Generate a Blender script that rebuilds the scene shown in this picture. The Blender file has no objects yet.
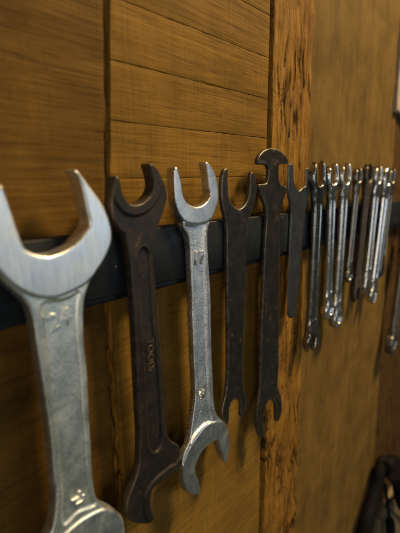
import bpy, bmesh, math, random
import numpy as np
from mathutils import Vector, Matrix, noise
from mathutils.geometry import delaunay_2d_cdt

random.seed(4)
SC = bpy.context.scene
COL = SC.collection
BARF = .155          # plane of the rack's face, metres in front of the camera
PI = math.pi

# ------------------------------------------------------------------ tagging
def tag(o, label=None, cat=None, group=None, kind=None):
    if label: o['label'] = label
    if cat: o['category'] = cat
    if group: o['group'] = group
    if kind: o['kind'] = kind
    return o

def empty(name, loc, label, cat, group=None):
    o = bpy.data.objects.new(name, None)
    o.empty_display_size = .01
    o.location = loc
    COL.objects.link(o)
    return tag(o, label, cat, group)

def link(name, me, mat, parent=None):
    o = bpy.data.objects.new(name, me)
    if mat: me.materials.append(mat)
    COL.objects.link(o)
    if parent: o.parent = parent
    return o

# ---------------------------------------------------------------- materials
class NT:
    def __init__(s, name):
        s.m = bpy.data.materials.new(name); s.m.use_nodes = True
        s.t = s.m.node_tree; s.t.nodes.clear()
        s.out = s.n('ShaderNodeOutputMaterial')
        s.b = s.n('ShaderNodeBsdfPrincipled')
        s.l(s.b.outputs[0], s.out.inputs[0])
        s.tc = s.n('ShaderNodeTexCoord')
    def n(s, k, **kw):
        x = s.t.nodes.new(k)
        for a, v in kw.items(): setattr(x, a, v)
        return x
    def l(s, a, b): s.t.links.new(a, b)
    def mapped(s, scale, rot=(0,0,0), loc=(0,0,0)):
        mp = s.n('ShaderNodeMapping')
        mp.inputs['Scale'].default_value = scale
        mp.inputs['Rotation'].default_value = rot
        mp.inputs['Location'].default_value = loc
        s.l(s.tc.outputs['Object'], mp.inputs[0]); return mp.outputs[0]
    def noise(s, scale, detail=4, rough=.55, dist=0, sc=1, rot=(0,0,0), loc=(0,0,0)):
        x = s.n('ShaderNodeTexNoise')
        x.inputs['Scale'].default_value = sc
        x.inputs['Detail'].default_value = detail
        x.inputs['Roughness'].default_value = rough
        x.inputs['Distortion'].default_value = dist
        s.l(s.mapped(scale if hasattr(scale,'__len__') else (scale,)*3, rot, loc), x.inputs['Vector'])
        return x.outputs[0]
    def ramp(s, src, *stops):
        r = s.n('ShaderNodeValToRGB'); e = r.color_ramp.elements
        while len(e) < len(stops): e.new(.5)
        for q, (p, c) in zip(e, stops):
            q.position = p
            q.color = (c, c, c, 1) if not hasattr(c, '__len__') else (*c, 1)
        s.l(src, r.inputs[0]); return r.outputs[0]
    def mix(s, f, a, b, mode='MIX'):
        m = s.n('ShaderNodeMix', data_type='RGBA', blend_type=mode)
        for i, v in ((0, f), (6, a), (7, b)):
            if hasattr(v, 'links') or hasattr(v, 'is_linked'): s.l(v, m.inputs[i])
            elif i == 0: m.inputs[0].default_value = v
            else: m.inputs[i].default_value = (*v, 1)
        return m.outputs[2]
    def math(s, op, a, b=None, clamp=False):
        m = s.n('ShaderNodeMath', operation=op); m.use_clamp = clamp
        for i, v in ((0, a), (1, b)):
            if v is None: continue
            if hasattr(v, 'is_linked'): s.l(v, m.inputs[i])
            else: m.inputs[i].default_value = v
        return m.outputs[0]
    def bump(s, h, dist, strength=1, prev=None):
        b = s.n('ShaderNodeBump')
        b.inputs['Strength'].default_value = strength
        b.inputs['Distance'].default_value = dist
        s.l(h, b.inputs['Height'])
        if prev is not None: s.l(prev, b.inputs['Normal'])
        return b.outputs[0]
    def set(s, **kw):
        names = dict(color='Base Color', metal='Metallic', rough='Roughness', normal='Normal', spec='Specular IOR Level', coat='Coat Weight', sheen='Sheen Weight')
        for k, v in kw.items():
            i = s.b.inputs[names[k]]
            if hasattr(v, 'is_linked'): s.l(v, i)
            elif k == 'color': i.default_value = (*v, 1)
            else: i.default_value = v
        return s.m

def wood(name, dark, light, grain='x', saw=1.0, seed=0., band=.5, rough=.75, sawrot=0., cross=.35, bumpd=.0004):
    t = NT(name)
    lo = (seed, seed*1.7, seed*.6)
    g = (lambda a, c: (a, 40, c)) if grain == 'x' else (lambda a, c: (c, 40, a))
    rot = (0, sawrot, 0)
    broad = t.noise(g(5, 60), 5, .6, .4, loc=lo, rot=rot)
    fine = t.noise(g(45, 1100), 5, .7, 0, loc=lo, rot=rot)
    line = t.noise(g(9, 330), 3, .6, .2, loc=(seed+3,)*3, rot=rot)
    chat = t.noise((650, 30, 18) if grain == 'x' else (18, 30, 650), 3, .6, loc=lo)
    blot = t.noise(22, 4, .6, .6, loc=lo)
    speck = t.noise(900, 2, .5)
    col = t.mix(t.ramp(broad, (.3, 0.), (.7, 1.)), dark, light)
    col = t.mix(band, col, t.mix(t.ramp(blot, (.3, 0.), (.72, 1.)), tuple(c*.55 for c in dark), tuple(min(1, c*1.15) for c in light)))
    col = t.mix(1., col, t.ramp(fine, (.30, .50), (.47, 1.), (.72, 1.18)), 'MULTIPLY')
    col = t.mix(saw, col, t.ramp(line, (.30, .45), (.41, 1.), (.7, 1.06)), 'MULTIPLY')
    col = t.mix(cross, col, t.ramp(chat, (.3, .6), (.52, 1.), (.72, 1.2)), 'MULTIPLY')
    col = t.mix(.5, col, t.ramp(speck, (.28, .35), (.36, 1.)), 'MULTIPLY')
    h = t.math('ADD', t.math('MULTIPLY', fine, .5), t.math('ADD', line, t.math('MULTIPLY', chat, .45)))
    nm = t.bump(h, bumpd, .9)
    return t.set(color=col, rough=t.ramp(fine, (.3, rough+.12), (.7, rough-.1)), normal=nm, spec=.10)

def rough_wood(name, dark, mid, light, seed=0.):
    t = NT(name); lo = (seed, seed, seed)
    a = t.noise((60, 40, 11), 6, .62, 1.6, loc=lo)
    fib = t.noise((620, 200, 34), 5, .65, .6, loc=lo)
    area = t.noise((20, 20, 15), 3, .5, loc=lo)
    chip = t.noise((190, 60, 48), 5, .6, 1.4, loc=lo)
    split = t.noise((330, 60, 7), 3, .5, .5, loc=lo)
    c = t.noise((1100, 700, 500), 3, .6, loc=lo)
    col = t.mix(t.ramp(a, (.32, 0.), (.66, 1.)), mid, light)
    col = t.mix(1., col, t.ramp(fib, (.28, .45), (.5, 1.), (.75, 1.2)), 'MULTIPLY')
    ch = t.math('ADD', chip, t.math('MULTIPLY', t.math('SUBTRACT', area, .5), .55))
    col = t.mix(t.ramp(ch, (.59, 0.), (.66, .9)), col, dark)
    col = t.mix(t.ramp(split, (.29, .9), (.33, 0.)), col, dark)
    col = t.mix(1., col, t.ramp(c, (.3, .7), (.55, 1.02), (.8, 1.15)), 'MULTIPLY')
    hh = t.math('ADD', t.math('MULTIPLY', fib, .9), t.math('MULTIPLY', c, .25))
    hh = t.math('SUBTRACT', hh, t.math('MULTIPLY', t.ramp(ch, (.55, 0.), (.68, 1.)), .9))
    return t.set(color=col, rough=.68, normal=t.bump(hh, .0009, .9), spec=.12)

def steel(name, c1, c2, r1, r2, grain=1800, gb=.00006, pit=0., rust=None, rustamt=.62, metal=1., streak=None, seed=0., edge=None, mottle=0.):
    t = NT(name); lo = (seed, seed*2, seed*.7)
    n1 = t.noise(120, 5, .65, .3, loc=lo)
    n2 = t.noise(grain, 3, .6, loc=lo)
    col = t.mix(t.ramp(n1, (.32, 0.), (.68, 1.)), c1, c2)
    ro = t.math('ADD', t.ramp(n1, (.3, r1), (.7, r2)), t.math('MULTIPLY', t.math('SUBTRACT', n2, .5), .18))
    h = n2
    if mottle:
        mo = t.noise(grain*.42, 3, .65, .3, loc=lo)
        col = t.mix(mottle, col, t.ramp(mo, (.30, .35), (.5, .95), (.68, 1.35)), 'MULTIPLY')
        h = t.math('ADD', h, t.math('MULTIPLY', mo, 1.2))
    if pit:
        p = t.ramp(t.noise(700, 2, .5, loc=lo), (.30, 0.), (.40, 1.))
        col = t.mix(pit, col, p, 'MULTIPLY')
        h = t.math('ADD', h, p)
    if streak:
        s = t.noise(streak, 3, .6, loc=lo)
        h = t.math('ADD', h, t.math('MULTIPLY', s, 1.5))
        col = t.mix(.5, col, t.ramp(s, (.3, .72), (.7, 1.1)), 'MULTIPLY')
    if edge:
        ge = t.n('ShaderNodeNewGeometry')
        col = t.mix(t.math('MULTIPLY', t.ramp(ge.outputs['Pointiness'], (.505, 0.), (.56, 1.)), t.ramp(t.noise(260, 4, .6), (.35, .2), (.6, 1.))), col, edge)
    me = metal
    if rust:
        rn = t.noise(95, 7, .7, .8, loc=(seed+5,)*3)
        rf = t.ramp(rn, (rustamt-.07, 0.), (rustamt+.07, 1.))
        rc = t.mix(t.ramp(n2, (.35, 0.), (.65, 1.)), tuple(c*.45 for c in rust), rust)
        col = t.mix(rf, col, rc)
        me = t.math('MULTIPLY', t.math('SUBTRACT', 1., rf), metal)
        ro = t.math('ADD', ro, t.math('MULTIPLY', rf, .25), True)
    return t.set(color=col, metal=me, rough=ro, normal=t.bump(h, gb, 1.))

def plain(name, c, rough=.5, metal=0., b=0.):
    t = NT(name)
    n = t.noise(300, 4, .6)
    col = t.mix(t.ramp(n, (.3, 0.), (.7, 1.)), tuple(x*.7 for x in c), tuple(min(1, x*1.15) for x in c))
    kw = {}
    if b: kw['normal'] = t.bump(t.noise(1200, 3, .6), b, 1.)
    return t.set(color=col, rough=t.ramp(n, (.3, rough-.06), (.7, rough+.08)), metal=metal, **kw)

# ----------------------------------------------------------- forged outlines
def smooth_closed(pts, step=.55, gs=1):
    """Catmull-Rom through the outline (mm), even steps, light smoothing."""
    p = np.array(pts, float); n = len(p); out = []
    for i in range(n):
        a, b, c, d = p[i-1], p[i], p[(i+1) % n], p[(i+2) % n]
        k = max(3, int(np.linalg.norm(c-b)/.25))
        for j in range(k):
            u = j/k
            out.append(.5*((2*b)+(c-a)*u+(2*a-5*b+4*c-d)*u*u+(3*b-a-3*c+d)*u**3))
    q = np.array(out)
    for _ in range(2):
        seg = np.linalg.norm(np.roll(q, -1, 0)-q, axis=1)
        s = np.concatenate([[0], np.cumsum(seg)])
        m = max(12, int(s[-1]/step)); t = np.linspace(0, s[-1], m, endpoint=False)
        qq = np.vstack([q, q[:1]])
        q = np.stack([np.interp(t, s, qq[:, 0]), np.interp(t, s, qq[:, 1])], 1)
        for _ in range(gs): q = .25*np.roll(q, 1, 0)+.5*q+.25*np.roll(q, -1, 0)
    return q

def dist_path(P, path, closed=False):
    a = np.array(path, float)
    b = np.roll(a, -1, 0) if closed else a[1:]
    if not closed: a = a[:-1]
    d = np.full(len(P), 1e9)
    for s in range(0, len(P), 4000):
        p = P[s:s+4000, None, :]
        ab = (b-a)[None]; t = ((p-a[None])*ab).sum(-1)/np.maximum((ab**2).sum(-1), 1e-12)
        t = np.clip(t, 0, 1)[..., None]
        d[s:s+4000] = np.sqrt((((a[None]+ab*t)-p)**2).sum(-1)).min(1)
    return d

def inside(P, poly):
    x, y = P[:, 0], P[:, 1]; r = np.zeros(len(P), bool)
    q = np.array(poly, float); n = len(q)
    for i in range(n):
        x1, y1 = q[i-1]; x2, y2 = q[i]
        if y1 == y2: continue
        c = ((y1 > y) != (y2 > y)) & (x < (x2-x1)*(y-y1)/(y2-y1)+x1)
        r ^= c
    return r

def sdf(P, poly):
    d = dist_path(P, poly, True)
    return np.where(inside(P, poly), -d, d)

def step01(x, w):
    t = np.clip(x/w+.5, 0, 1); return t*t*(3-2*t)

def forged(outline, height, part_of, edge_r=.8, holes=(), near=None, fine=.45, coarse=1.6, bare=False):
    """Triangulated front and back faces whose half-thickness follows height(P);
    returns {part name: mesh}. Local x = along wall, y = towards wall, z = up (m)."""
    loops = [outline]+list(holes)
    lo, hi = outline.min(0), outline.max(0)
    gx, gz = np.meshgrid(np.arange(lo[0], hi[0], fine), np.arange(lo[1], hi[1], fine))
    ii, jj = np.meshgrid(np.arange(gx.shape[1]), np.arange(gx.shape[0]))
    off = (jj.ravel() % 2)*.5*fine
    G = np.stack([gx.ravel()+off, gz.ravel()], 1)
    k = max(1, int(round(coarse/fine)))
    lat = ((ii.ravel() % k) == 0) & ((jj.ravel() % k) == 0)
    m = inside(G, outline)
    for h in holes: m &= ~inside(G, h)
    G = G[m]; lat = lat[m]
    d = np.min([dist_path(G, l, True) for l in loops], axis=0)
    keep = (d > .28) & ((d < edge_r+.5) | lat)
    if near is not None: keep |= (d > .28) & (near(G) < 1.3)
    G = G[keep]
    V = [Vector(p) for l in loops for p in l]; E = []; c = 0
    for l in loops:
        n = len(l); E += [(c+i, c+(i+1) % n) for i in range(n)]; c += n
    V += [Vector(p) for p in G]
    vo, eo, fo, *_ = delaunay_2d_cdt(V, E, [], 4 if holes else 1, 1e-5)
    P = np.array([tuple(v) for v in vo]); F = np.array([f for f in fo if len(f) == 3])
    a, b, cc = P[F[:, 0]], P[F[:, 1]], P[F[:, 2]]
    ar = (b[:, 0]-a[:, 0])*(cc[:, 1]-a[:, 1])-(b[:, 1]-a[:, 1])*(cc[:, 0]-a[:, 0])
    F = F[np.abs(ar) > 1e-9]; ar = ar[np.abs(ar) > 1e-9]
    F[ar < 0] = F[ar < 0][:, ::-1]
    d = np.min([dist_path(P, l, True) for l in loops], axis=0)
    H = height(P)
    u = np.clip(d/edge_r, 0, 1)
    H = H-edge_r*(1-np.sqrt(np.clip(1-(1-u)**2, 0, 1)))*.92
    n = len(P)
    X = np.concatenate([np.stack([P[:, 0], -H, P[:, 1]], 1), np.stack([P[:, 0], H, P[:, 1]], 1)])*.001
    front = F; back = F[:, ::-1]+n
    cnt = {}
    for t, f in enumerate(F):
        for i in range(3):
            e = (f[i], f[(i+1) % 3]); cnt.setdefault(tuple(sorted(e)), []).append((e, t))
    side, sown = [], []
    for v in cnt.values():
        if len(v) == 1:
            (i, j), t = v[0]; side += [(j, i, i+n), (j, i+n, j+n)]; sown += [t, t]
    side = np.array(side); T = np.concatenate([front, back, side])
    fn = np.cross(X[T[:, 1]]-X[T[:, 0]], X[T[:, 2]]-X[T[:, 0]])
    N = np.zeros_like(X)
    for i in range(3): np.add.at(N, T[:, i], fn)
    N /= np.maximum(np.linalg.norm(N, axis=1, keepdims=True), 1e-15)
    cen = P[F].mean(1); own = np.array(part_of(cen))
    allown = np.concatenate([own, own, own[np.array(sown)]])
    res = {}
    for nm in dict.fromkeys(allown.tolist()):
        t = T[allown == nm]; used, inv = np.unique(t, return_inverse=True)
        me = bpy.data.meshes.new(nm)
        me.from_pydata(X[used].tolist(), [], inv.reshape(-1, 3).tolist())
        me.polygons.foreach_set('use_smooth', [True]*len(me.polygons))
        if bare:
            me.polygons.foreach_set('material_index', [int(q) for q in (np.arange(len(T)) >= 2*len(F))[allown == nm]])
        me.update(); me.normals_split_custom_set_from_vertices(N[used].tolist())
        res[nm] = me
    return res

def text_mesh(txt, size, relief):
    cu = bpy.data.curves.new('t', 'FONT'); cu.body = txt; cu.size = size
    cu.extrude = relief; cu.bevel_depth = relief*.45; cu.bevel_resolution = 1
    cu.align_x = 'CENTER'; cu.align_y = 'CENTER'; cu.resolution_u = 4
    o = bpy.data.objects.new('t', cu); COL.objects.link(o)
    dg = bpy.context.evaluated_depsgraph_get()
    me = bpy.data.meshes.new_from_object(o.evaluated_get(dg))
    bpy.data.objects.remove(o); return me

def stamp(parent, txt, size, relief, mat, x, z, y, spin=0., name='stamped_number', label=None, squash=1.):
    """Lettering raised on a front face; spin turns it in the face's plane."""
    me = text_mesh(txt, size*.001, relief*.001)
    me.transform(Matrix.Translation((x*.001, y*.001, z*.001)) @ Matrix.Rotation(spin, 4, 'Y') @ Matrix.Rotation(PI/2, 4, 'X') @ Matrix.Scale(squash, 4, (1, 0, 0)))
    o = link(name, me, mat, parent)
    if label: o['label'] = label
    return o
TRACE = {}
TRACE['w1'] = {
  't': 9.5,
  'c': [78.81,-38.75],
  'o': [(-18.53,38.78),(-18.55,38.61),(-17.81,35.98),(-16.41,29.52),(-14.97,22.83),(-13.45,16.13),(-11.41,13.56),(-5.64,11.07),(0.78,11.35),(7.84,14.16),(13.22,18.64),(15.69,21.87),(14.7,27.66),(13.28,36.4),(12.04,41.49),(10.0,43.38),(10.77,44.34),(12.62,43.41),(18.34,36.29),(23.16,29.76),(26.55,21.61),(27.13,14.32),(25.1,9.08),(21.5,4.12),(17.48,-0.21),(14.26,-5.03),(11.83,-9.96),(10.53,-16.51),(9.74,-26.06),(9.66,-33.15),(9.91,-44.16),(9.39,-62.76),(8.84,-82.14),(8.42,-100.33),(9.61,-112.4),(13.87,-120.29),(18.46,-125.85),(22.52,-131.96),(24.32,-139.65),(23.45,-147.92),(17.95,-151.65),(14.81,-150.86),(13.88,-146.28),(10.68,-139.86),(6.23,-136.16),(0.74,-133.92),(-4.25,-134.9),(-7.76,-138.75),(-7.9,-146.21),(-11.37,-149.94),(-16.1,-146.46),(-19.95,-136.51),(-20.22,-125.3),(-17.1,-117.25),(-13.75,-111.97),(-11.46,-103.12),(-10.31,-93.52),(-10.87,-89.54),(-10.48,-71.09),(-10.9,-53.01),(-11.61,-35.69),(-12.3,-22.41),(-12.49,-15.81),(-13.48,-9.75),(-15.7,-4.74),(-19.02,-0.43),(-22.76,4.93),(-25.1,11.64),(-26.28,18.63),(-25.74,25.94),(-23.66,32.37),(-21.1,37.09),(-19.55,38.79)],
  'arcT': [(-32.17,15.22),(-25.1,11.64),(-23.11,7.99),(-20.84,4.56),(-16.03,-0.7),(-10.52,-4.55),(-2.68,-6.58),(6.1,-5.53),(13.69,-2.66),(19.79,2.58),(25.65,9.01),(33.82,12.62)],
  'arcB': [(-21.73,-126.63),(-14.61,-120.95),(-7.48,-118.6),(-0.08,-117.7),(8.15,-119.07),(14.44,-121.68),(20.34,-126.02),(27.85,-131.55)],
  'rec': [(-8.49,-8.96),(-5.43,-8.04),(-0.23,-8.88),(4.9,-8.35),(8.38,-6.92),(7.6,-10.32),(6.67,-15.49),(6.09,-24.93),(6.32,-42.5),(6.03,-61.15),(5.72,-80.62),(5.39,-97.65),(6.67,-109.11),(8.43,-115.51),(-0.72,-112.73),(-8.09,-114.26),(-8.51,-107.98),(-7.36,-95.54),(-7.14,-85.34),(-7.51,-66.64),(-7.65,-48.94),(-7.83,-32.47),(-8.17,-20.51),(-8.16,-14.1)],
}
TRACE['w2'] = {
  't': 7.5,
  'c': [125.96,-38.75],
  'o': [(-15.57,40.83),(-14.67,41.9),(-13.11,41.82),(-12.41,39.57),(-11.63,35.34),(-10.12,31.88),(-7.4,29.25),(-2.75,28.67),(1.59,30.0),(5.39,32.86),(7.84,37.19),(6.66,43.52),(5.26,47.23),(6.15,48.04),(8.21,47.48),(10.14,46.08),(14.18,42.02),(17.02,37.06),(18.01,31.33),(15.72,24.7),(12.55,19.14),(9.93,13.59),(8.11,7.98),(7.02,-1.4),(7.85,-13.85),(8.41,-24.96),(8.9,-33.51),(9.84,-51.13),(10.98,-69.57),(11.4,-85.95),(12.1,-100.42),(14.0,-108.36),(18.21,-114.42),(21.88,-118.23),(23.09,-124.86),(22.9,-131.09),(20.13,-135.02),(17.99,-133.65),(14.19,-132.26),(8.8,-132.21),(2.38,-132.7),(-1.59,-134.69),(-2.62,-140.02),(-2.46,-144.54),(-1.14,-149.29),(-0.53,-152.87),(-1.81,-155.01),(-5.25,-154.34),(-10.29,-150.54),(-16.38,-144.07),(-19.12,-138.07),(-18.72,-131.65),(-16.31,-125.76),(-12.14,-119.74),(-9.2,-112.8),(-8.17,-105.61),(-7.44,-92.51),(-7.61,-76.9),(-7.57,-61.87),(-7.47,-45.11),(-7.51,-28.88),(-7.92,-14.15),(-8.18,-2.94),(-8.96,4.62),(-9.93,10.23),(-11.01,14.41),(-14.0,17.37),(-16.53,21.07),(-17.45,25.84),(-17.41,30.89),(-16.69,36.7)],
  'crT': [(-14.05,41.82),(-12.41,39.57),(-11.63,35.34),(-10.12,31.88),(-7.4,29.25),(-2.75,28.67),(1.59,30.0),(5.39,32.86),(7.84,37.19),(6.66,43.52),(5.63,47.23)],
  'crB': [(22.9,-131.09),(17.99,-133.65),(14.19,-132.26),(8.8,-132.21),(2.38,-132.7),(-1.59,-134.69),(-2.62,-140.02),(-2.15,-146.13),(0.34,-151.09)],
  'cutT': [(-25.49,15.67),(17.95,10.9)],
  'cutB': [(-28.34,-98.23),(30.28,-126.99)],
  'rec': [(0.19,7.48),(2.62,5.99),(4.13,2.7),(4.42,-5.18),(4.54,-16.92),(4.85,-32.36),(6.19,-49.86),(7.6,-68.17),(8.32,-95.86),(8.19,-108.08),(6.08,-111.44),(2.95,-111.88),(-0.33,-108.98),(-1.92,-103.61),(-2.23,-95.32),(-2.39,-64.02),(-2.86,-46.72),(-2.98,-30.16),(-3.15,-15.21),(-3.16,-3.83),(-3.38,3.8),(-1.94,6.61)],
}
TRACE['w3'] = {
  't': 6.2,
  'c': [167.61,-38.75],
  'o': [(-17.75,45.86),(-16.94,46.64),(-15.59,46.67),(-14.74,44.91),(-13.58,41.81),(-12.4,38.67),(-11.92,35.09),(-11.07,31.87),(-9.01,28.56),(-5.4,26.09),(-0.64,24.92),(4.99,25.73),(9.05,28.05),(11.82,31.32),(11.16,34.19),(10.12,39.77),(8.83,45.66),(7.55,49.46),(8.48,50.15),(10.21,49.54),(13.18,47.26),(16.07,43.89),(18.61,38.86),(19.61,31.79),(18.88,26.47),(16.41,21.23),(13.54,17.84),(11.55,14.43),(10.54,11.23),(9.8,6.81),(9.87,-1.37),(10.63,-10.73),(11.56,-20.33),(12.48,-33.35),(12.85,-53.37),(13.32,-74.13),(14.28,-86.9),(14.77,-99.78),(16.03,-109.42),(19.42,-117.95),(24.7,-124.41),(28.13,-129.03),(31.06,-136.88),(31.77,-147.25),(29.75,-156.16),(27.27,-159.73),(24.79,-154.9),(21.76,-145.73),(18.81,-137.51),(15.93,-135.48),(9.38,-134.46),(2.15,-135.59),(-2.8,-139.2),(-4.77,-143.23),(-4.19,-148.89),(-1.53,-155.99),(-0.23,-163.68),(-0.99,-166.18),(-6.21,-163.49),(-12.01,-157.96),(-14.79,-151.07),(-16.44,-140.97),(-16.34,-132.19),(-13.32,-126.49),(-9.47,-121.2),(-4.61,-101.99),(-3.25,-91.67),(-3.35,-79.68),(-3.97,-70.06),(-4.2,-54.61),(-4.82,-41.68),(-4.73,-29.24),(-5.24,-17.0),(-5.56,-8.03),(-5.83,2.52),(-7.31,8.71),(-10.64,13.27),(-11.6,17.65),(-15.02,21.99),(-17.35,28.12),(-17.98,36.0),(-18.02,41.41)],
  'arcT': [(-29.13,23.82),(-17.65,22.56),(-12.52,18.79),(-7.73,16.66),(-2.11,15.42),(4.44,15.21),(10.59,16.29),(15.54,18.6),(25.61,21.58)],
  'arcB': [(-35.9,-128.56),(-18.61,-134.53),(-14.59,-132.01),(-10.76,-127.37),(-3.34,-122.1),(6.27,-118.93),(17.88,-121.01),(27.71,-127.02),(44.49,-136.83)],
  'rec': [(-9.96,15.88),(-2.13,14.34),(6.46,15.15),(7.52,13.3),(6.66,9.83),(6.05,4.55),(6.12,-0.86),(6.56,-10.05),(7.14,-19.46),(7.71,-32.21),(8.03,-51.9),(8.8,-72.46),(9.46,-84.92),(10.06,-97.66),(10.87,-108.24),(13.2,-116.54),(15.98,-121.54),(12.26,-119.05),(4.69,-117.71),(-3.63,-120.03),(-8.7,-123.52),(-4.89,-115.48),(-1.75,-109.6),(-0.3,-104.09),(0.55,-93.38),(0.25,-81.15),(-0.41,-71.4),(-0.79,-42.82),(-2.35,-29.81),(-2.77,-17.49),(-3.11,-8.43),(-3.53,2.22),(-5.06,8.46),(-7.83,12.83)],
}
TRACE['w4'] = {
  't': 2.8,
  'c': [211.65,-38.75],
  'o': [(-15.18,45.32),(-13.82,46.69),(-11.52,46.91),(-10.74,45.38),(-10.69,38.49),(-10.16,31.04),(-7.73,26.04),(-3.62,22.67),(1.43,21.02),(6.05,21.95),(10.38,25.23),(12.93,30.15),(14.02,36.32),(14.34,43.74),(15.93,44.84),(18.69,44.28),(20.45,41.28),(21.76,36.22),(22.09,32.13),(20.99,26.0),(17.45,19.99),(14.46,15.03),(12.4,10.03),(11.88,2.5),(11.11,-15.06),(9.97,-43.99),(8.87,-66.37),(8.63,-89.73),(8.45,-97.66),(8.77,-104.86),(10.41,-112.71),(13.4,-120.27),(14.24,-126.99),(12.7,-132.64),(9.13,-136.21),(6.98,-135.66),(6.29,-133.74),(6.54,-129.65),(5.94,-123.63),(3.63,-120.18),(-0.64,-117.8),(-3.73,-117.18),(-6.59,-118.25),(-8.06,-122.57),(-8.3,-129.51),(-9.17,-133.13),(-11.56,-132.09),(-14.37,-127.43),(-16.12,-121.6),(-15.28,-116.12),(-12.85,-110.41),(-11.14,-104.36),(-10.32,-96.98),(-9.94,-88.54),(-9.95,-75.38),(-10.34,-53.33),(-10.94,-32.02),(-11.4,-11.51),(-11.56,5.03),(-12.4,12.18),(-13.84,17.07),(-16.18,22.87),(-17.1,28.48),(-17.42,34.91),(-16.68,41.25)],
  'cutT': [(-24.09,14.43),(27.05,10.2)],
  'cutB': [(-24.58,-99.44),(25.04,-119.47)],
}
TRACE['w5'] = {
  't': 3.0,
  'c': [256.97,-38.75],
  'o': [(-23.02,50.6),(-23.27,52.29),(-21.87,54.81),(-18.96,57.61),(-13.86,60.06),(-6.58,61.66),(2.35,61.51),(10.52,59.48),(16.59,56.48),(20.08,53.07),(19.71,51.84),(16.98,51.22),(10.64,51.16),(6.72,50.2),(5.53,48.35),(5.69,42.4),(6.76,39.34),(9.35,36.9),(19.67,33.62),(19.5,32.82),(17.68,28.87),(13.89,23.31),(11.03,18.32),(10.24,9.43),(10.95,-6.23),(12.79,-47.07),(14.42,-90.59),(15.31,-118.06),(14.91,-131.84),(16.9,-136.82),(21.74,-145.55),(23.9,-155.08),(23.13,-163.33),(19.3,-168.21),(16.27,-168.01),(14.39,-165.09),(14.09,-156.44),(12.4,-149.03),(9.04,-144.5),(3.79,-140.9),(-0.96,-140.77),(-3.91,-144.2),(-5.61,-149.12),(-6.87,-155.42),(-5.31,-164.4),(-5.3,-169.13),(-7.36,-170.71),(-10.5,-168.85),(-13.54,-163.47),(-15.51,-155.53),(-16.79,-145.83),(-15.5,-136.42),(-13.33,-126.36),(-12.75,-117.86),(-13.11,-98.39),(-12.7,-73.53),(-11.8,-41.7),(-10.94,-11.13),(-9.56,10.99),(-11.42,20.12),(-14.88,25.62),(-19.03,31.0),(-20.94,35.68),(-20.03,36.79),(-11.81,37.01),(-9.49,39.2),(-8.08,43.39),(-8.69,47.56),(-10.8,49.59),(-14.39,50.12),(-20.18,50.08)],
  'cutT': [(-31.95,34.01),(40.19,32.61)],
  'cutB': [(-27.41,-123.08),(37.8,-150.57)],
}
TRACE['w6'] = {
  't': 2.2,
  'c': [297.88,-38.75],
  'o': [(-18.1,50.94),(-16.97,51.63),(-12.77,51.73),(-11.51,51.2),(-10.24,43.27),(-8.91,37.26),(-3.45,32.46),(-0.05,30.49),(5.22,32.8),(11.96,35.14),(11.57,43.39),(11.51,48.44),(12.57,49.17),(16.0,49.23),(17.26,48.34),(18.26,43.43),(19.51,34.1),(18.95,28.35),(16.5,22.65),(13.05,15.45),(11.87,8.86),(9.94,-6.67),(8.31,-28.25),(8.24,-34.89),(6.65,-50.28),(5.14,-67.04),(3.97,-74.82),(1.72,-78.03),(-3.48,-78.21),(-7.85,-76.31),(-10.58,-72.07),(-10.82,-63.09),(-11.23,-46.56),(-12.0,-28.22),(-11.86,-8.43),(-11.28,10.54),(-12.62,16.92),(-15.21,23.95),(-17.48,29.85),(-18.24,34.67),(-18.3,43.23)],
  'cutT': [(-31.05,27.6),(39.58,25.24)],
}

# ------------------------------------------------------------------ palette
M = {}
M['worn'] = steel('worn_chrome', (.64,.67,.69), (.80,.82,.83), .32, .50, 2400, .00006, 0, streak=(700, 60, 70))
M['worn_handle'] = steel('worn_chrome_forging', (.62,.66,.63), (.80,.83,.80),   .34, .48, 2600, .00010, .0, seed=1., mottle=.5)
M['bright'] = steel('galvanised_steel', (.58,.60,.63), (.84,.86,.88), .26, .40, 3000, .00015, .2, seed=2., mottle=.55)
M['bright_head'] = steel('ground_steel', (.50,.51,.53), (.66,.67,.68), .30, .44, 3000, .00005, .15, rust=(.24,.18,.11), rustamt=.80, seed=3.)
M['brown'] = steel('brown_forging', (.020,.018,.016), (.038,.032,.027), .40, .54, 2200, .00008, .2, rust=(.10,.045,.018), rustamt=.665, metal=.7, seed=4., edge=(.085,.068,.052))
M['brown_hi'] = steel('worn_brown_lettering', (.075,.048,.03), (.12,.075,.045), .4, .5, 1700, .0001, .2, metal=.6, seed=5.)
M['black'] = steel('black_plate', (.023,.021,.019), (.037,.034,.030),   .34, .48, 2400, .00008, .45, streak=(420, 60, 60), rust=(.09,.05,.025), rustamt=.67, metal=.75, seed=6., edge=(.15,.13,.105))
M['black2'] = steel('black_plate_oiled', (.024,.022,.019), (.039,.036,.031),   .34, .48, 2400, .00008, .45, streak=(420, 60, 60), rust=(.10,.05,.024), rustamt=.65, metal=.75, seed=8., edge=(.15,.13,.10))
M['blued'] = steel('blued_plate', (.070,.075,.082), (.095,.10,.11), .32, .42, 2000, .00004, .15, metal=.85, seed=9.)
M['chrome'] = steel('chrome', (.56,.57,.58), (.72,.73,.73), .15, .30, 1500, .00004, .25, rust=(.16,.10,.06), rustamt=.76, seed=10.)
M['chrome_dark'] = steel('chrome_dark_flat', (.22,.22,.225), (.34,.34,.345), .16, .30, 1500, .00004, .25, rust=(.12,.08,.05), rustamt=.70, seed=15.)
M['chrome2'] = steel('chrome_worn_grey', (.46,.46,.46), (.64,.64,.63), .20, .36, 1500, .00005, .25, rust=(.16,.10,.06), rustamt=.70, seed=14.)
M['dull'] = steel('dull_steel', (.14,.135,.125), (.26,.245,.23), .30, .45, 1500, .00006, .3, rust=(.12,.07,.035), rustamt=.66, seed=11.)
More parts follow.
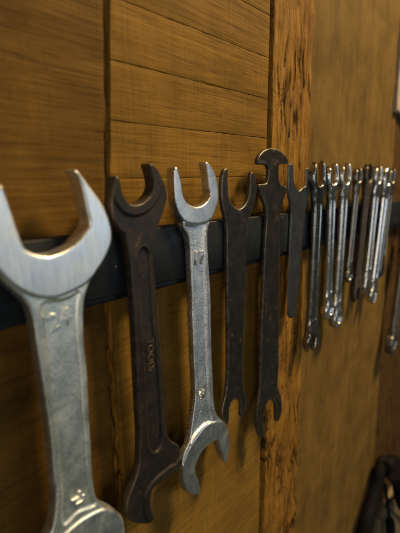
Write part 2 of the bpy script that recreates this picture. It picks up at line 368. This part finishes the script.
M['rusty'] = steel('rusty_steel', (.06,.05,.042), (.11,.09,.075), .38, .55, 1500, .0001, .3, rust=(.085,.05,.03), rustamt=.62, metal=.8, seed=12.)
M['paint'] = None

def lin(*v): return v

def poly_up(arc, up):
    """close an arc into a region reaching far past the end of the tool"""
    z = 400 if up else -400
    a, b = arc[0], arc[-1]
    return list(arc)+[(b[0]+60, b[1]), (b[0]+60, z), (a[0]-60, z), (a[0]-60, a[1])]

def dense(path):
    p = np.array(path, float); q = [p[0]]
    n = len(p)
    for i in range(n-1):
        a = p[max(i-1,0)]; b = p[i]; c = p[i+1]; d = p[min(i+2,n-1)]
        for j in range(1, 9):
            u = j/8; q.append(.5*((2*b)+(c-a)*u+(2*a-5*b+4*c-d)*u*u+(3*b-a-3*c+d)*u**3))
    return [tuple(x) for x in q]

def traced(key, name, label, mats, cat='wrench', group=None):
    """A wrench on the rack: jaw / handle / jaw, each its own mesh."""
    T = TRACE[key]; c = T['c']; t = T['t']
    out = smooth_closed(T['o'], .55, 1)
    root = empty(name, (c[0]*.001, BARF-t*.0005, c[1]*.001), label, cat, group)
    if 'arcT' in T:
        A = poly_up(dense(T['arcT']), True); B = poly_up(dense(T['arcB']), False)
        R = smooth_closed(T['rec'], .6, 1)
        hd = .80 if key == 'w3' else .78; dep = 1.45 if key == 'w3' else .75
        def height(P):
            s = np.minimum(sdf(P, A), sdf(P, B)); r = sdf(P, R)
            h = np.full(len(P), t/2*hd)
            h -= dep*step01(-r-.45, 1.0)
            # rims are rolled, and swell a little next to the recess
            h += .25*np.exp(-((r-.9)/.9)**2)-.5*np.exp(-((r+.1)/.55)**2)
            k = step01(-s, 1.1)
            return h*(1-k)+k*(t/2)
        near = lambda P: np.minimum(np.minimum(np.abs(sdf(P, A)), np.abs(sdf(P, B))), np.abs(sdf(P, R)))
        part = lambda C: np.where(sdf(C, A) < 0, 'jaw', np.where(sdf(C, B) < 0, 'jaw_low', 'handle'))
        er = 1.5 if key == 'w1' else .85
    elif 'crT' in T:
        ct, cb = dense(T['crT']), dense(T['crB']); R = smooth_closed(T['rec'], .6, 1)
        A = poly_up(T['cutT'], True); B = poly_up(T['cutB'], False)
        def height(P):
            s = np.minimum(dist_path(P, ct)-5.4, dist_path(P, cb)-5.0); r = sdf(P, R)
            h = np.full(len(P), t/2*.74)
            h -= .8*step01(-r-.45, 1.0); h += .35*np.exp(-((r-.5)/.7)**2)
            k = step01(-s, 1.4)
            return h*(1-k)+k*(t/2)
        near = lambda P: np.minimum(np.minimum(np.abs(dist_path(P, ct)-5.4), np.abs(dist_path(P, cb)-5.)), np.abs(sdf(P, R)))
        part = lambda C: np.where(inside(C, A), 'jaw', np.where(inside(C, B), 'jaw_low', 'handle'))
        er = 1.2
    else:
        zt = T['cutT'][0][1]; zb = T['cutB'][0][1] if 'cutB' in T else -1e4
        height = lambda P: np.full(len(P), t/2)
        near = None
        part = lambda C: np.where(C[:, 1] > zt, 'jaw', np.where(C[:, 1] < zb, 'jaw_low', 'handle'))
        er = .55
    res = forged(out, height, part, er, near=near, bare=key == 'w6')
    ob = {}
    for nm, me in res.items():
        k = {'jaw': 0, 'handle': 1, 'jaw_low': 2}[nm]
        nn = 'jaw'
        if nm == 'handle': nn = 'handle'
        elif key == 'w5' and nm == 'jaw': nn = 'hammer_head'
        ob[nm] = link(nn, me, mats[min(k, len(mats)-1)], root)
        ob[nm].data.name = nn
        if key == 'w6': me.materials.append(M['chrome'])
    return root, ob

# ---- the six tools that hang in front
r1, p1 = traced('w1', 'open_end_wrench', 'large blurred silver open-end wrench hanging nearest on the rack, its jaws beside the frame edge', [M['worn'], M['worn_handle'], M['worn']], group='wrenches hanging on the black rack')
stamp(p1['handle'], '24', 10.5, .32, M['worn'], -1.0, -17.5, -3.12, -.12)
stamp(p1['handle'], '22', 7.5, .32, M['worn'], 0.3, -107., -3.1, PI/2-.5)
r2, p2 = traced('w2', 'open_end_wrench', 'dark brown rusty forged open-end wrench with a long fluted panel, between the two silver wrenches', [M['brown']], group='wrenches hanging on the black rack')
stamp(p2['handle'], 'TOOLS', 5.9, .22, M['brown_hi'], 2.5, -52., -2.02, PI/2+.03, 'raised_lettering')
r3, p3 = traced('w3', 'open_end_wrench', 'bright grey steel open-end wrench numbered 17, right of the brown fluted wrench', [M['bright_head'], M['bright'], M['bright_head']], group='wrenches hanging on the black rack')
stamp(p3['handle'], '17', 11.2, .5, M['bright_head'], 2.9, -5.6, -1.5, .04)
stamp(p3['handle'], '19', 7.4, .5, M['bright_head'], 3.8, -95., -1.5, PI+.05)
r4, p4 = traced('w4', 'flat_wrench', 'flat black steel wrench with a deep rounded U jaw, right of the wrench numbered 17', [M['black']], group='wrenches hanging on the black rack')
r5, p5 = traced('w5', 'flat_wrench', 'tall flat black wrench topped by a mushroom shaped head', [M['black2']], group='wrenches hanging on the black rack')
r6, p6 = traced('w6', 'flat_wrench', 'short flat blue-grey wrench with a V notched fork and a rounded lower end', [M['blued']], group='wrenches hanging on the black rack')

# ---- the row of slim combination wrenches further along
def ring(cx, cz, r, n=48, sq=None):
    a = np.linspace(0, 2*PI, n, endpoint=False)
    rr = r if sq is None else r*(1+sq*np.cos(6*a))
    return np.stack([cx+rr*np.cos(a), cz+rr*np.sin(a)], 1)

def open_end(w, tilt, up, wh):
    """outline points of an open jaw around its centre, from handle left to handle right (upwards)"""
    R = w/2; g = w*.24; c, s = math.cos(tilt), math.sin(tilt)
    pts = []
    for a in np.radians([212, 190, 165, 140, 120]): pts.append((R*math.cos(a), R*math.sin(a)*1.02))
    pts += [(-R*.50, R*1.02), (-g*1.15, R*1.0), (-g, R*.8), (-g, R*.1)]
    for a in np.radians([200, 235, 270, 305, 340]): pts.append((g*math.cos(a), -R*.08+g*math.sin(a)*.9))
    pts += [(g, R*.1), (g, R*.72), (g*1.15, R*.92), (R*.50, R*.95)]
    for a in np.radians([60, 40, 15, -10, -32]): pts.append((R*math.cos(a), R*math.sin(a)*1.02))
    return [(x*c-z*s, x*s+z*c) for x, z in pts]

def combo(top, bot, w1, w2, wh, t, low, mats, label, tiltT=.22, tiltB=.22, name='combination_wrench', dep=.7, y_off=0.):
    tx, tz = top; bx, bz = bot
    wh *= 1.3; w1 *= 1.15; w2 *= 1.15; t *= 1.15
    L = math.hypot(tx-bx, tz-bz); lean = math.atan2(bx-tx, tz-bz)
    h2 = L/2
    up = [(x, z+h2-w1/2) for x, z in open_end(w1, tiltT, True, wh)]
    if low == 'open':
        dn = [(-x, -z-h2+w2/2) for x, z in open_end(w2, tiltB, True, wh)]
    else:
        a = np.radians(np.linspace(50, -230, 15)); dn = [(w2/2*math.cos(q), -h2+w2/2+w2/2*math.sin(q)) for q in a]
    hw = wh/2
    zt = h2-w1*1.18; zb = -h2+w2*1.22
    right = [(hw*1.25, zt), (hw, zt-8), (hw*.92, (zt+zb)/2), (hw, zb+8), (hw*1.2, zb)]
    left = [(-x, z) for x, z in right[::-1]]
    out = smooth_closed(up+right+dn+left, .7, 1)
    holes = []
    if low == 'ring': holes = [ring(0, -h2+w2/2, w2*.29, 36, .05)]
    R = smooth_closed([(-hw*.55, zt-7), (0, zt-3.5), (hw*.55, zt-7), (hw*.5, (zt+zb)/2), (hw*.55, zb+7), (0, zb+3.5), (-hw*.55, zb+7), (-hw*.5, (zt+zb)/2)], .7, 1)
    def height(P):
        r = sdf(P, R); h = np.full(len(P), t/2*.92)
        h -= dep*step01(-r-.2, .9)
        k = step01(P[:, 1]-(zt+5), 6)+step01((zb-5)-P[:, 1], 6)*(1.45 if low == 'ring' else 1.)
        return h+np.clip(k, 0, 1.5)*t*.12
    near = lambda P: np.abs(sdf(P, R))
    lowname = 'ring_end' if low == 'ring' else 'jaw_low'
    res = forged(out, height, lambda C: np.where(C[:, 1] > zt, 'jaw', np.where(C[:, 1] < zb, lowname, 'handle')), min(2.0, t*.44), holes, near, .6, 2.)
    root = empty(name, ((tx+bx)*.0005, BARF-t*.00062-y_off, (tz+bz)*.0005), label, 'wrench', 'wrenches hanging on the black rack')
    root.rotation_euler = (0, lean, 0)
    for nm, me in res.items():
        nn = {'jaw_low': 'jaw'}.get(nm, nm); me.name = nn
        link(nn, me, mats, root)
    return root

combo((331.5, 17), (328, -160), 25, 21, 11.5, 5.0, 'open', M['chrome_dark'], 'long chrome open-end wrench just right of the short V notched wrench', .15, -.2, 'open_end_wrench', .5)
combo((366, 15.3), (356, -137), 22, 18, 9.5, 5.2, 'ring', M['chrome'], 'chrome combination wrench, second of the slim shiny row counting from the V notched wrench')
combo((389, 16.3), (387.5, -153), 23, 19, 10.5, 5.2, 'ring', M['chrome2'], 'chrome combination wrench with a long rounded ring end, third of the slim shiny row')
combo((415, 12.5), (424, -109), 17, 14, 7.5, 4.6, 'ring', M['dull'], 'short thin grey combination wrench whose lower end sits highest')
combo((443, 17.8), (455, -138), 23, 19, 10, 5.0, 'open', M['rusty'], 'dull dark brown slim wrench, right of the short thin grey one', .2, .2, 'open_end_wrench')
combo((473, 16), (482, -136), 23, 20, 11.5, 6.0, 'open', M['chrome2'], 'pale bright wrench near the far end of the row, left of the last two', .2, .3, 'open_end_wrench')
combo((503, 15), (522, -155), 25, 22, 12, 5.0, 'open', M['chrome'], 'grey steel wrench with a splayed lower fork, last but one of the row', -.2, -.3, 'open_end_wrench')
combo((529, 14.2), (541, -126), 21, 19, 11, 5.0, 'open', M['dull'], 'dark steel wrench, last on the rack at the far end of the row', .2, .2, 'open_end_wrench')
combo((612, -66), (634, -262), 38, 32, 15, 7.0, 'ring', M['dull'], 'steel wrench hanging lower than the rest, cut off by the right frame edge', .5, .2)

# --------------------------------------------------------------------- rack
def box_bm(bm, x0, x1, y0, y1, z0, z1):
    v = [bm.verts.new((x, y, z)) for x in (x0, x1) for y in (y0, y1) for z in (z0, z1)]
    for f in ((0,1,3,2), (4,6,7,5), (0,4,5,1), (2,3,7,6), (0,2,6,4), (1,5,7,3)): bm.faces.new([v[i] for i in f])

def finish(name, bm, mat, parent=None, bev=0., seg=2, smooth=True):
    bmesh.ops.recalc_face_normals(bm, faces=bm.faces)
    if bev: bmesh.ops.bevel(bm, geom=bm.edges[:], offset=bev, segments=seg, profile=.5, affect='EDGES', clamp_overlap=True)
    me = bpy.data.meshes.new(name); bm.to_mesh(me); bm.free()
    o = link(name, me, mat, parent)
    if smooth and bev:
        me.polygons.foreach_set('use_smooth', [True]*len(me.polygons))
        me.set_sharp_from_angle(angle=math.radians(50))
    return o

t = NT('black_rack_paint')
sp = t.ramp(t.noise(420, 2, .5), (.755, 0.), (.785, 1.))
col = t.mix(t.ramp(t.noise(60, 5, .6), (.35, 0.), (.7, 1.)), (.004,.005,.0075), (.009,.011,.014))
col = t.mix(sp, col, (.35,.33,.29))
M['paint'] = t.set(color=col, rough=t.ramp(t.noise(150, 4, .6), (.3, .42), (.7, .58)), normal=t.bump(t.noise(900, 3, .6), .00008, 1.), spec=.2)
tilt = math.atan2(-(28.9-22.0), 580.8-72.3)
rack = empty('magnetic_tool_rack', (.19, .163, -.040), 'long black painted magnetic bar screwed across the wooden wall, carrying the wrenches', 'tool rack')
rack.rotation_euler = (0, -tilt, 0)
bm = bmesh.new(); box_bm(bm, -.32, .62, BARF-.163+.0001, -.0002, -.0160, .0160)
finish('bar', bm, M['paint'], rack, .0011)
bm = bmesh.new(); box_bm(bm, -.3195, .6195, BARF-.163+.003, -.0004, -.0195, -.0162)
finish('bottom_flange', bm, M['paint'], rack, .0006)

# --------------------------------------------------------------------- wall
def slab(bm, bl, br, tr, tl, yf, thick, nx, nz, r=.0006, wav=.0002, edge=.0003, seed=0., amp=None):
    """A board: front grid with slightly wandering edges and worn arrises, sides running back."""
    bl, br, tr, tl = (Vector(p) for p in (bl, br, tr, tl))
    def pos(u, v):
        p = bl.lerp(br, u).lerp(tl.lerp(tr, u), v)
        q = Vector((p.x*60, p.y*60, seed))
        e = 1.
        p = p+Vector((noise.noise(q*1.7+Vector((7, 0, 0)))+.6*noise.noise(q*6), noise.noise(q*1.7+Vector((0, 9, 0)))+.5*noise.noise(q*5)))*edge
        y = yf+noise.noise(q)*wav
        if amp: y += amp(p.x, p.y)
        return p, y
    us = [0]+[r/ (br-bl).length*k for k in (.25, .6, 1)]+[i/nx for i in range(1, nx)]
    us = sorted(us+[1-u for u in us[:4]]); vs = [0]+[r/(tl-bl).length*k for k in (.25, .6, 1)]+[i/nz for i in range(1, nz)]
    vs = sorted(vs+[1-v for v in vs[:4]])
    W, H = (br-bl).length, (tl-bl).length
    g = []
    for v in vs:
        row = []
        for u in us:
            p, y = pos(u, v)
            d = min(u*W, (1-u)*W, v*H, (1-v)*H); k = min(1, d/r)
            y += r*(1-math.sqrt(max(0, 1-(1-k)**2)))
            row.append(bm.verts.new((p.x, y, p.y)))
        g.append(row)
    for j in range(len(vs)-1):
        for i in range(len(us)-1): bm.faces.new((g[j][i], g[j][i+1], g[j+1][i+1], g[j+1][i]))
    rim = g[0]+[x[-1] for x in g[1:]]+g[-1][-2::-1]+[x[0] for x in g[-2:0:-1]]
    bk = [bm.verts.new((x.co.x, yf+thick, x.co.z)) for x in rim]
    n = len(rim)
    for i in range(n): bm.faces.new((rim[i], bk[i], bk[(i+1) % n], rim[(i+1) % n]))
    bm.faces.new(bk[::-1])

def board(name, bm, mat, label, cat='board', group=None):
    bmesh.ops.recalc_face_normals(bm, faces=bm.faces)
    me = bpy.data.meshes.new(name); bm.to_mesh(me); bm.free()
    me.polygons.foreach_set('use_smooth', [True]*len(me.polygons))
    me.set_sharp_from_angle(angle=math.radians(55))
    return tag(link(name, me, mat), label, cat, group)

M['wood_left'] = wood('sawn_board_left', (.058,.028,.0043), (.132,.068,.0104), 'x', .65, 1.3, .6, cross=.1)
M['wood_plank'] = wood('sawn_planks', (.096,.0495,.0076), (.200,.107,.0168), 'x', .5, 4.1, .4, cross=.38)
M['wood_low'] = wood('sawn_sheet', (.100,.054,.009), (.182,.103,.019), 'x', .35, 6.7, .4, sawrot=-.5, cross=.3)
M['wood_right'] = wood('plain_sheet', (.084,.048,.0118), (.150,.091,.0236), 'z', .3, 9.2, .45, cross=.08)
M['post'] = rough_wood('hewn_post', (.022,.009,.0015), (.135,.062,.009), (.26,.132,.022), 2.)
M['post2'] = rough_wood('hewn_post_red_shaded', (.010,.005,.002), (.04,.019,.005), (.09,.046,.012), 5.)  # reddish brown, darkened to imitate light falloff in the lower right corner
M['pale'] = plain('pale_board', (.17,.12,.072), .6, 0, .0002)
M['block'] = plain('pale_block', (.36,.27,.20), .6, 0, .0002)
M['cord'] = plain('black_rubber', (.0035,.0035,.004), .7)
M['cord'].node_tree.nodes['Principled BSDF'].inputs['Specular IOR Level'].default_value = .12

bm = bmesh.new(); slab(bm, (-.02, -.0405), (.1135, -.0405), (.1334, .24), (-.02, .24), .1640, .012, 30, 90, .0008, .0004, .0007, 1.); slab(bm, (-.02, -.75), (.1090, -.75), (.1115, -.0415), (-.02, -.0415), .1640, .012, 30, 160, .0008, .0005, .0008, 1.5)
board('wall_board', bm, M['wood_left'], 'dark sawn wooden board behind the nearest silver wrench, set slightly back', 'board', 'boards of the wooden wall')
bm = bmesh.new(); slab(bm, (.097, -.75), (.127, -.75), (.142, .24), (.112, .24), .1656, .010, 60, 420, .0008, .0006, .0007, 2.5, lambda x, z: max(0, noise.noise(Vector((x*300, 2., z*70))))*.004)
board('filler_strip', bm, M['post'], 'narrow rough dark strip in the gap left of the plank panel', 'strip', 'boards of the wooden wall')
bm = bmesh.new()
zs = [-.0255+.0275*k for k in range(9)]
def xl(z): return .1196+(z-.006)*.07
for k in range(8):
    a, b = zs[k], zs[k+1]; g = .00008; s = .0018
    slab(bm, (xl(a), a+g), (.2632, a+s+g), (.2632, b+s-g), (xl(b), b-g), .1633, .016, 90, 8, .0004, .00012, .00026, 3.+k)
board('plank_panel', bm, M['wood_plank'], 'panel of narrow horizontal planks with dark seams above the rack, left of the rough post', 'panel', 'boards of the wooden wall')
bm = bmesh.new(); slab(bm, (.1130, -.75), (.2705, -.75), (.2635, -.0244), (.1174, -.0262), .1636, .016, 40, 120, .0007, .0004, .0006, 17.)
board('wall_board', bm, M['wood_low'], 'sawn ochre board below the rack, left of the rough post', 'board', 'boards of the wooden wall')
def gouge(x, z):
    w = noise.noise(Vector((x*30, 1., z*30)))*.6
    q = Vector((x*150+w, 3.3, z*24)); n1 = noise.noise(q); n2 = noise.noise(Vector((x*520+w, 8., z*60)))
    m = max(0, min(1, .30+1.9*noise.noise(Vector((x*22, 5., z*17)))))
    chip = max(0, min(1, (noise.noise(Vector((x*330+w*3, 12., z*34)))-.20)*9))
    return max(0, n1)*.0013+max(0, n2)*.0009+chip*m*.0017
bm = bmesh.new(); slab(bm, (.2765, -.75), (.3490, -.75), (.3250, .24), (.2640, .24), .1612, .03, 110, 420, .0016, .0008, .0009, 23., gouge)
board('wooden_post', bm, M['post'], 'orange-brown rough-hewn wooden post with chipped gouges, behind the mushroom topped wrench', 'post')
bm = bmesh.new(); slab(bm, (.3500, -.80), (.668, -.80), (.565, .26), (.3262, .26), .1640, .012, 70, 140, .0007, .0007, .0006, 31.)
board('wall_board', bm, M['wood_right'], 'wide smooth olive-brown board behind the row of slim wrenches', 'board', 'boards of the wooden wall')
bm = bmesh.new(); slab(bm, (.6715, -.9), (.90, -.9), (.80, .28), (.5665, .28), .1665, .03, 70, 200, .002, .001, .001, 37., gouge)
board('wooden_post', bm, M['post2'], 'reddish rough wooden post, its colour darkened for light falloff, at the far right edge of the wall', 'post')
# stud wall closing the gaps
bm = bmesh.new(); box_bm(bm, -.3, 1.6, .1990, .2150, -1.2, .6)
tag(finish('wall_backing', bm, M['wood_left'], None), 'dark boarding seen only through the gaps between the wall boards', 'wall', kind='structure')
bm = bmesh.new(); slab(bm, (.69, -1.0), (1.15, -1.0), (1.1, -.635), (.69, -.635), .159, .016, 20, 20, .001, .0006, .0006, 41.)
board('pale_board', bm, M['pale'], 'pale beige board low down behind the hanging black cord', 'board')
bm = bmesh.new(); slab(bm, (.5670, .0860), (.70, .0860), (.70, .200), (.5640, .200), .1595, .007, 16, 16, .002, .0012, .0012, 43.)
board('wooden_block', bm, M['block'], 'pale weathered wooden block fixed at the upper right edge', 'block')

# --------------------------------------------------------------- black cord
def tube(bm, pts, rad, n=14):
    P = [Vector(p) for p in pts]; Q = []
    m = len(P)
    for i in range(m-1):
        a, b, c, d = P[max(i-1,0)], P[i], P[i+1], P[min(i+2,m-1)]
        for j in range(10):
            u = j/10; Q.append((.5*((2*b)+(c-a)*u+(2*a-5*b+4*c-d)*u*u+(3*b-a-3*c+d)*u**3), (i+u)/(m-1)))
    Q.append((P[-1], 1.))
    rings = []; up = Vector((0, 1, 0))
    for i, (p, s) in enumerate(Q):
        tg = (Q[min(i+1, len(Q)-1)][0]-Q[max(i-1, 0)][0]).normalized()
        x = tg.cross(up).normalized(); y = x.cross(tg)
        r = rad(s) if callable(rad) else rad
        rings.append([bm.verts.new(p+(x*math.cos(2*PI*k/n)+y*math.sin(2*PI*k/n))*r) for k in range(n)])
    for a, b in zip(rings, rings[1:]):
        for k in range(n): bm.faces.new((a[k], a[(k+1) % n], b[(k+1) % n], b[k]))
    bm.faces.new(rings[0][::-1]); bm.faces.new(rings[-1])

def tubes(name, runs, mat, parent=None):
    bm = bmesh.new()
    for pts, r in runs: tube(bm, pts, r)
    bmesh.ops.recalc_face_normals(bm, faces=bm.faces)
    me = bpy.data.meshes.new(name); bm.to_mesh(me); bm.free()
    me.polygons.foreach_set('use_smooth', [True]*len(me.polygons)); me.set_sharp_from_angle(angle=math.radians(60))
    return link(name, me, mat, parent)

cable = empty('power_cable', (0.6354,0.1485,-0.4655), 'black cable hanging with a thin lead and plug, and added tubes as painted shade, at the lower right corner', 'cable')
inv = Matrix.Translation((-0.6354,-0.1485,0.4655))
def off(pts): return [inv @ Vector(p) for p in pts]
tubes('cable_and_shade', [(off([(0.6840,0.1485,-0.5139),(0.6354,0.1485,-0.4655),(0.6156,0.1485,-0.4705),(0.6013,0.1485,-0.4938),(0.5819,0.1485,-0.5147),(0.5626,0.1485,-0.5326),(0.5469,0.1485,-0.5640),(0.5325,0.1485,-0.5995),(0.5170,0.1485,-0.6600)]), lambda s: .0085+.004*s),
    (off([(0.6160,0.1408,-0.4609),(0.6567,0.1408,-0.4765),(0.7134,0.1408,-0.5370),(0.7488,0.1408,-0.6008),(0.8026,0.1408,-0.6701)]), lambda s: .009+.006*s),  # this and the next run fill in the post's shadow with dark tubes
    (off([(0.6358,0.1342,-0.4708),(0.6600,0.1320,-0.4950),(0.6985,0.1276,-0.5335),(0.7425,0.1254,-0.5775)]), .020)], M['cord'], cable)
tubes('lead', [(off([(0.6445,0.1452,-0.5171),(0.6702,0.1452,-0.5661),(0.6984,0.1452,-0.6195),(0.7130,0.1452,-0.6466)]), .0032),
    (off([(0.6684,0.1452,-0.5796),(0.7014,0.1452,-0.5882),(0.7487,0.1452,-0.6126),(0.8116,0.1452,-0.6469)]), .0022),
    (off([(0.7712,0.1595,-0.6712),(0.8455,0.1573,-0.7422),(0.9368,0.1573,-0.8347)]), .0018)], M['cord'], cable)
tubes('plug', [(off([(0.7108,0.1452,-0.6422),(0.7145,0.1452,-0.6490),(0.7260,0.1452,-0.6776),(0.7392,0.1452,-0.7101)]), lambda s: .0055+.0035*min(1, s*4))], M['cord'], cable)

# ------------------------------------------------------------------- camera
cd = bpy.data.cameras.new('camera'); cam = bpy.data.objects.new('camera', cd); COL.objects.link(cam)
RX = Vector((.65858358, -.75242903, -.01087154)); UP = Vector((.16652756, .13163839, .97721027)); FW = Vector((.73385028, .64538505, -.21199505))
cam.matrix_world = Matrix(((RX.x, UP.x, -FW.x, 0), (RX.y, UP.y, -FW.y, 0), (RX.z, UP.z, -FW.z, 0), (0, 0, 0, 1)))
cd.sensor_fit = 'HORIZONTAL'; cd.sensor_width = 36; cd.lens = 35.1
cd.clip_start = .01; cd.clip_end = 50
cd.dof.use_dof = True; cd.dof.focus_distance = .262; cd.dof.aperture_fstop = 9.6
SC.camera = cam

# ------------------------------------------------------------------- lights
def lamp(name, loc, aim, size, power, color, sy=None):
    ld = bpy.data.lights.new(name, 'AREA'); ld.size = size; ld.energy = power; ld.color = color
    if sy: ld.shape = 'RECTANGLE'; ld.size_y = sy
    o = bpy.data.objects.new(name, ld); COL.objects.link(o); o.location = loc
    o.rotation_euler = (Vector(aim)-Vector(loc)).to_track_quat('-Z', 'Y').to_euler()
    return o
lamp('ceiling_lamp', (.95, -.47, 1.28), (.25, .16, -.1), .28, 62, (1, .73, .36))
lamp('cool_lamp', (1.15, -1.75, .05), (.1, .15, -.05), .9, 6.2, (.78, .90, 1.0), .7)
lamp('left_lamp', (-1.2, -1.1, .10), (.3, .15, -.1), 1.3, 9.5, (1, .92, .80), .8)
w = bpy.data.worlds.new('World'); SC.world = w; w.use_nodes = True
nt = w.node_tree; bg = nt.nodes['Background']; bg.inputs[1].default_value = .05
tc = nt.nodes.new('ShaderNodeTexCoord'); sx = nt.nodes.new('ShaderNodeSeparateXYZ'); rp = nt.nodes.new('ShaderNodeValToRGB'); ma = nt.nodes.new('ShaderNodeMapRange')
ma.inputs['From Min'].default_value = -1
nt.links.new(tc.outputs['Generated'], sx.inputs[0]); nt.links.new(sx.outputs['Z'], ma.inputs[0]); nt.links.new(ma.outputs[0], rp.inputs[0]); nt.links.new(rp.outputs[0], bg.inputs[0])
# a dim room: lit greenish floor below, dark warm upper half
e = rp.color_ramp.elements; e[0].position = .22; e[0].color = (1.3, 1.5, 1.15, 1); e[1].position = .52; e[1].color = (.45, .36, .25, 1)

SC.render.engine = 'CYCLES'
SC.view_settings.view_transform = 'Standard'; SC.view_settings.look = 'None'
SC.view_settings.exposure = 0; SC.view_settings.gamma = 1
